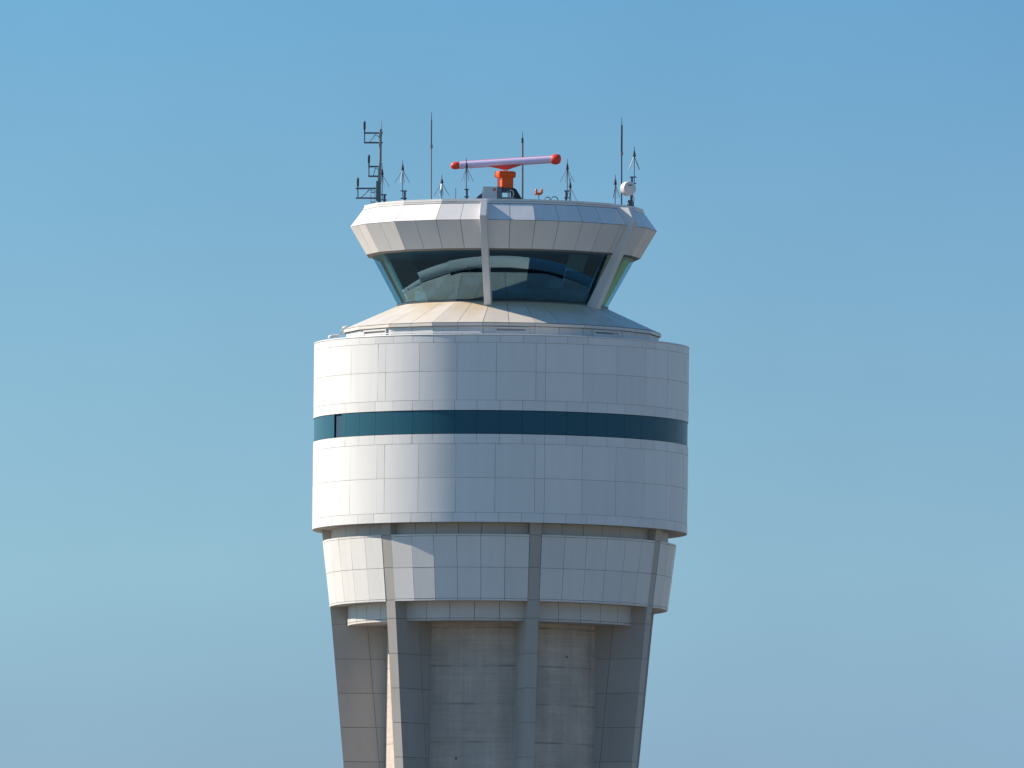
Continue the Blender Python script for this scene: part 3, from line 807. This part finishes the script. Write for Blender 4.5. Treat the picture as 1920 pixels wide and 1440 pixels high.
# low sky: the clear blue comes down close to the horizon, paling over the last few degrees
tc = N.new('ShaderNodeTexCoord'); sp = N.new('ShaderNodeSeparateXYZ'); L.new(tc.outputs['Generated'], sp.inputs[0])
mr = N.new('ShaderNodeMapRange'); mr.interpolation_type = 'SMOOTHSTEP'
mr.inputs['From Min'].default_value = 0.01; mr.inputs['From Max'].default_value = 0.05; mr.inputs['To Min'].default_value = 0.0; mr.inputs['To Max'].default_value = 0.40
L.new(sp.outputs['Z'], mr.inputs['Value'])
ad = N.new('ShaderNodeMath'); ad.operation = 'ADD'; L.new(sp.outputs['Z'], ad.inputs[0]); L.new(mr.outputs['Result'], ad.inputs[1])
cb = N.new('ShaderNodeCombineXYZ'); L.new(sp.outputs['X'], cb.inputs['X']); L.new(sp.outputs['Y'], cb.inputs['Y']); L.new(ad.outputs[0], cb.inputs['Z'])
nm = N.new('ShaderNodeVectorMath'); nm.operation = 'NORMALIZE'; L.new(cb.outputs[0], nm.inputs[0])
L.new(nm.outputs['Vector'], sky.inputs['Vector'])
def ramp(lo, hi, stops):
    m_ = N.new('ShaderNodeMapRange'); m_.inputs['From Min'].default_value = lo; m_.inputs['From Max'].default_value = hi
    L.new(sp.outputs['Z'], m_.inputs['Value'])
    c_ = N.new('ShaderNodeValToRGB'); L.new(m_.outputs['Result'], c_.inputs['Fac'])
    e_ = c_.color_ramp.elements
    for i, (z_, col) in enumerate(stops):
        q_ = e_[i] if i < 2 else e_.new(0.5)
        q_.position = (z_ - lo) / (hi - lo); q_.color = (*[k / 2 for k in col], 1)
    return c_.outputs['Color']
# clear air over a grey dust layer lying along the horizon, deep blue overhead
haze_r = ramp(0.03, 0.09, SKY_LOW)
high_r = ramp(0.08, 0.9, SKY_HIGH)
m1 = N.new('ShaderNodeVectorMath'); m1.operation = 'MULTIPLY'; L.new(haze_r, m1.inputs[0]); L.new(high_r, m1.inputs[1])
m2 = N.new('ShaderNodeVectorMath'); m2.operation = 'MULTIPLY'; L.new(m1.outputs['Vector'], m2.inputs[0]); L.new(sky.outputs['Color'], m2.inputs[1])
m3 = N.new('ShaderNodeVectorMath'); m3.operation = 'SCALE'; m3.inputs['Scale'].default_value = 4.0
# paler and greener on the sun's side, and a little uneven haze
xr = N.new('ShaderNodeMapRange'); xr.interpolation_type = 'SMOOTHSTEP'; xr.inputs['From Min'].default_value = -0.03; xr.inputs['From Max'].default_value = 0.03; L.new(sp.outputs['X'], xr.inputs['Value'])
xc = N.new('ShaderNodeMix'); xc.data_type = 'RGBA'; xc.inputs['A'].default_value = (1.0, 1.01, 0.97, 1); xc.inputs['B'].default_value = (0.92, 0.93, 0.94, 1); L.new(xr.outputs['Result'], xc.inputs['Factor'])
hz = N.new('ShaderNodeTexNoise'); hz.inputs['Scale'].default_value = 60; hz.inputs['Detail'].default_value = 3; L.new(tc.outputs['Generated'], hz.inputs['Vector'])
hr = N.new('ShaderNodeMapRange'); hr.inputs['From Min'].default_value = 0.3; hr.inputs['From Max'].default_value = 0.7; hr.inputs['To Min'].default_value = 0.965; hr.inputs['To Max'].default_value = 1.035; L.new(hz.outputs['Fac'], hr.inputs['Value'])
m4 = N.new('ShaderNodeVectorMath'); m4.operation = 'MULTIPLY'; L.new(m2.outputs['Vector'], m4.inputs[0]); L.new(xc.outputs['Result'], m4.inputs[1])
m5 = N.new('ShaderNodeVectorMath'); m5.operation = 'SCALE'; L.new(m4.outputs['Vector'], m5.inputs[0]); L.new(hr.outputs['Result'], m5.inputs['Scale'])
L.new(m5.outputs['Vector'], m3.inputs[0])
L.new(m3.outputs['Vector'], bg.inputs['Color'])

vs = sc.view_settings
vs.view_transform = 'Standard'; vs.look = 'None'; vs.exposure = 0.46; vs.gamma = 1.0
sc.cycles.max_bounces = 8; sc.cycles.transparent_max_bounces = 16
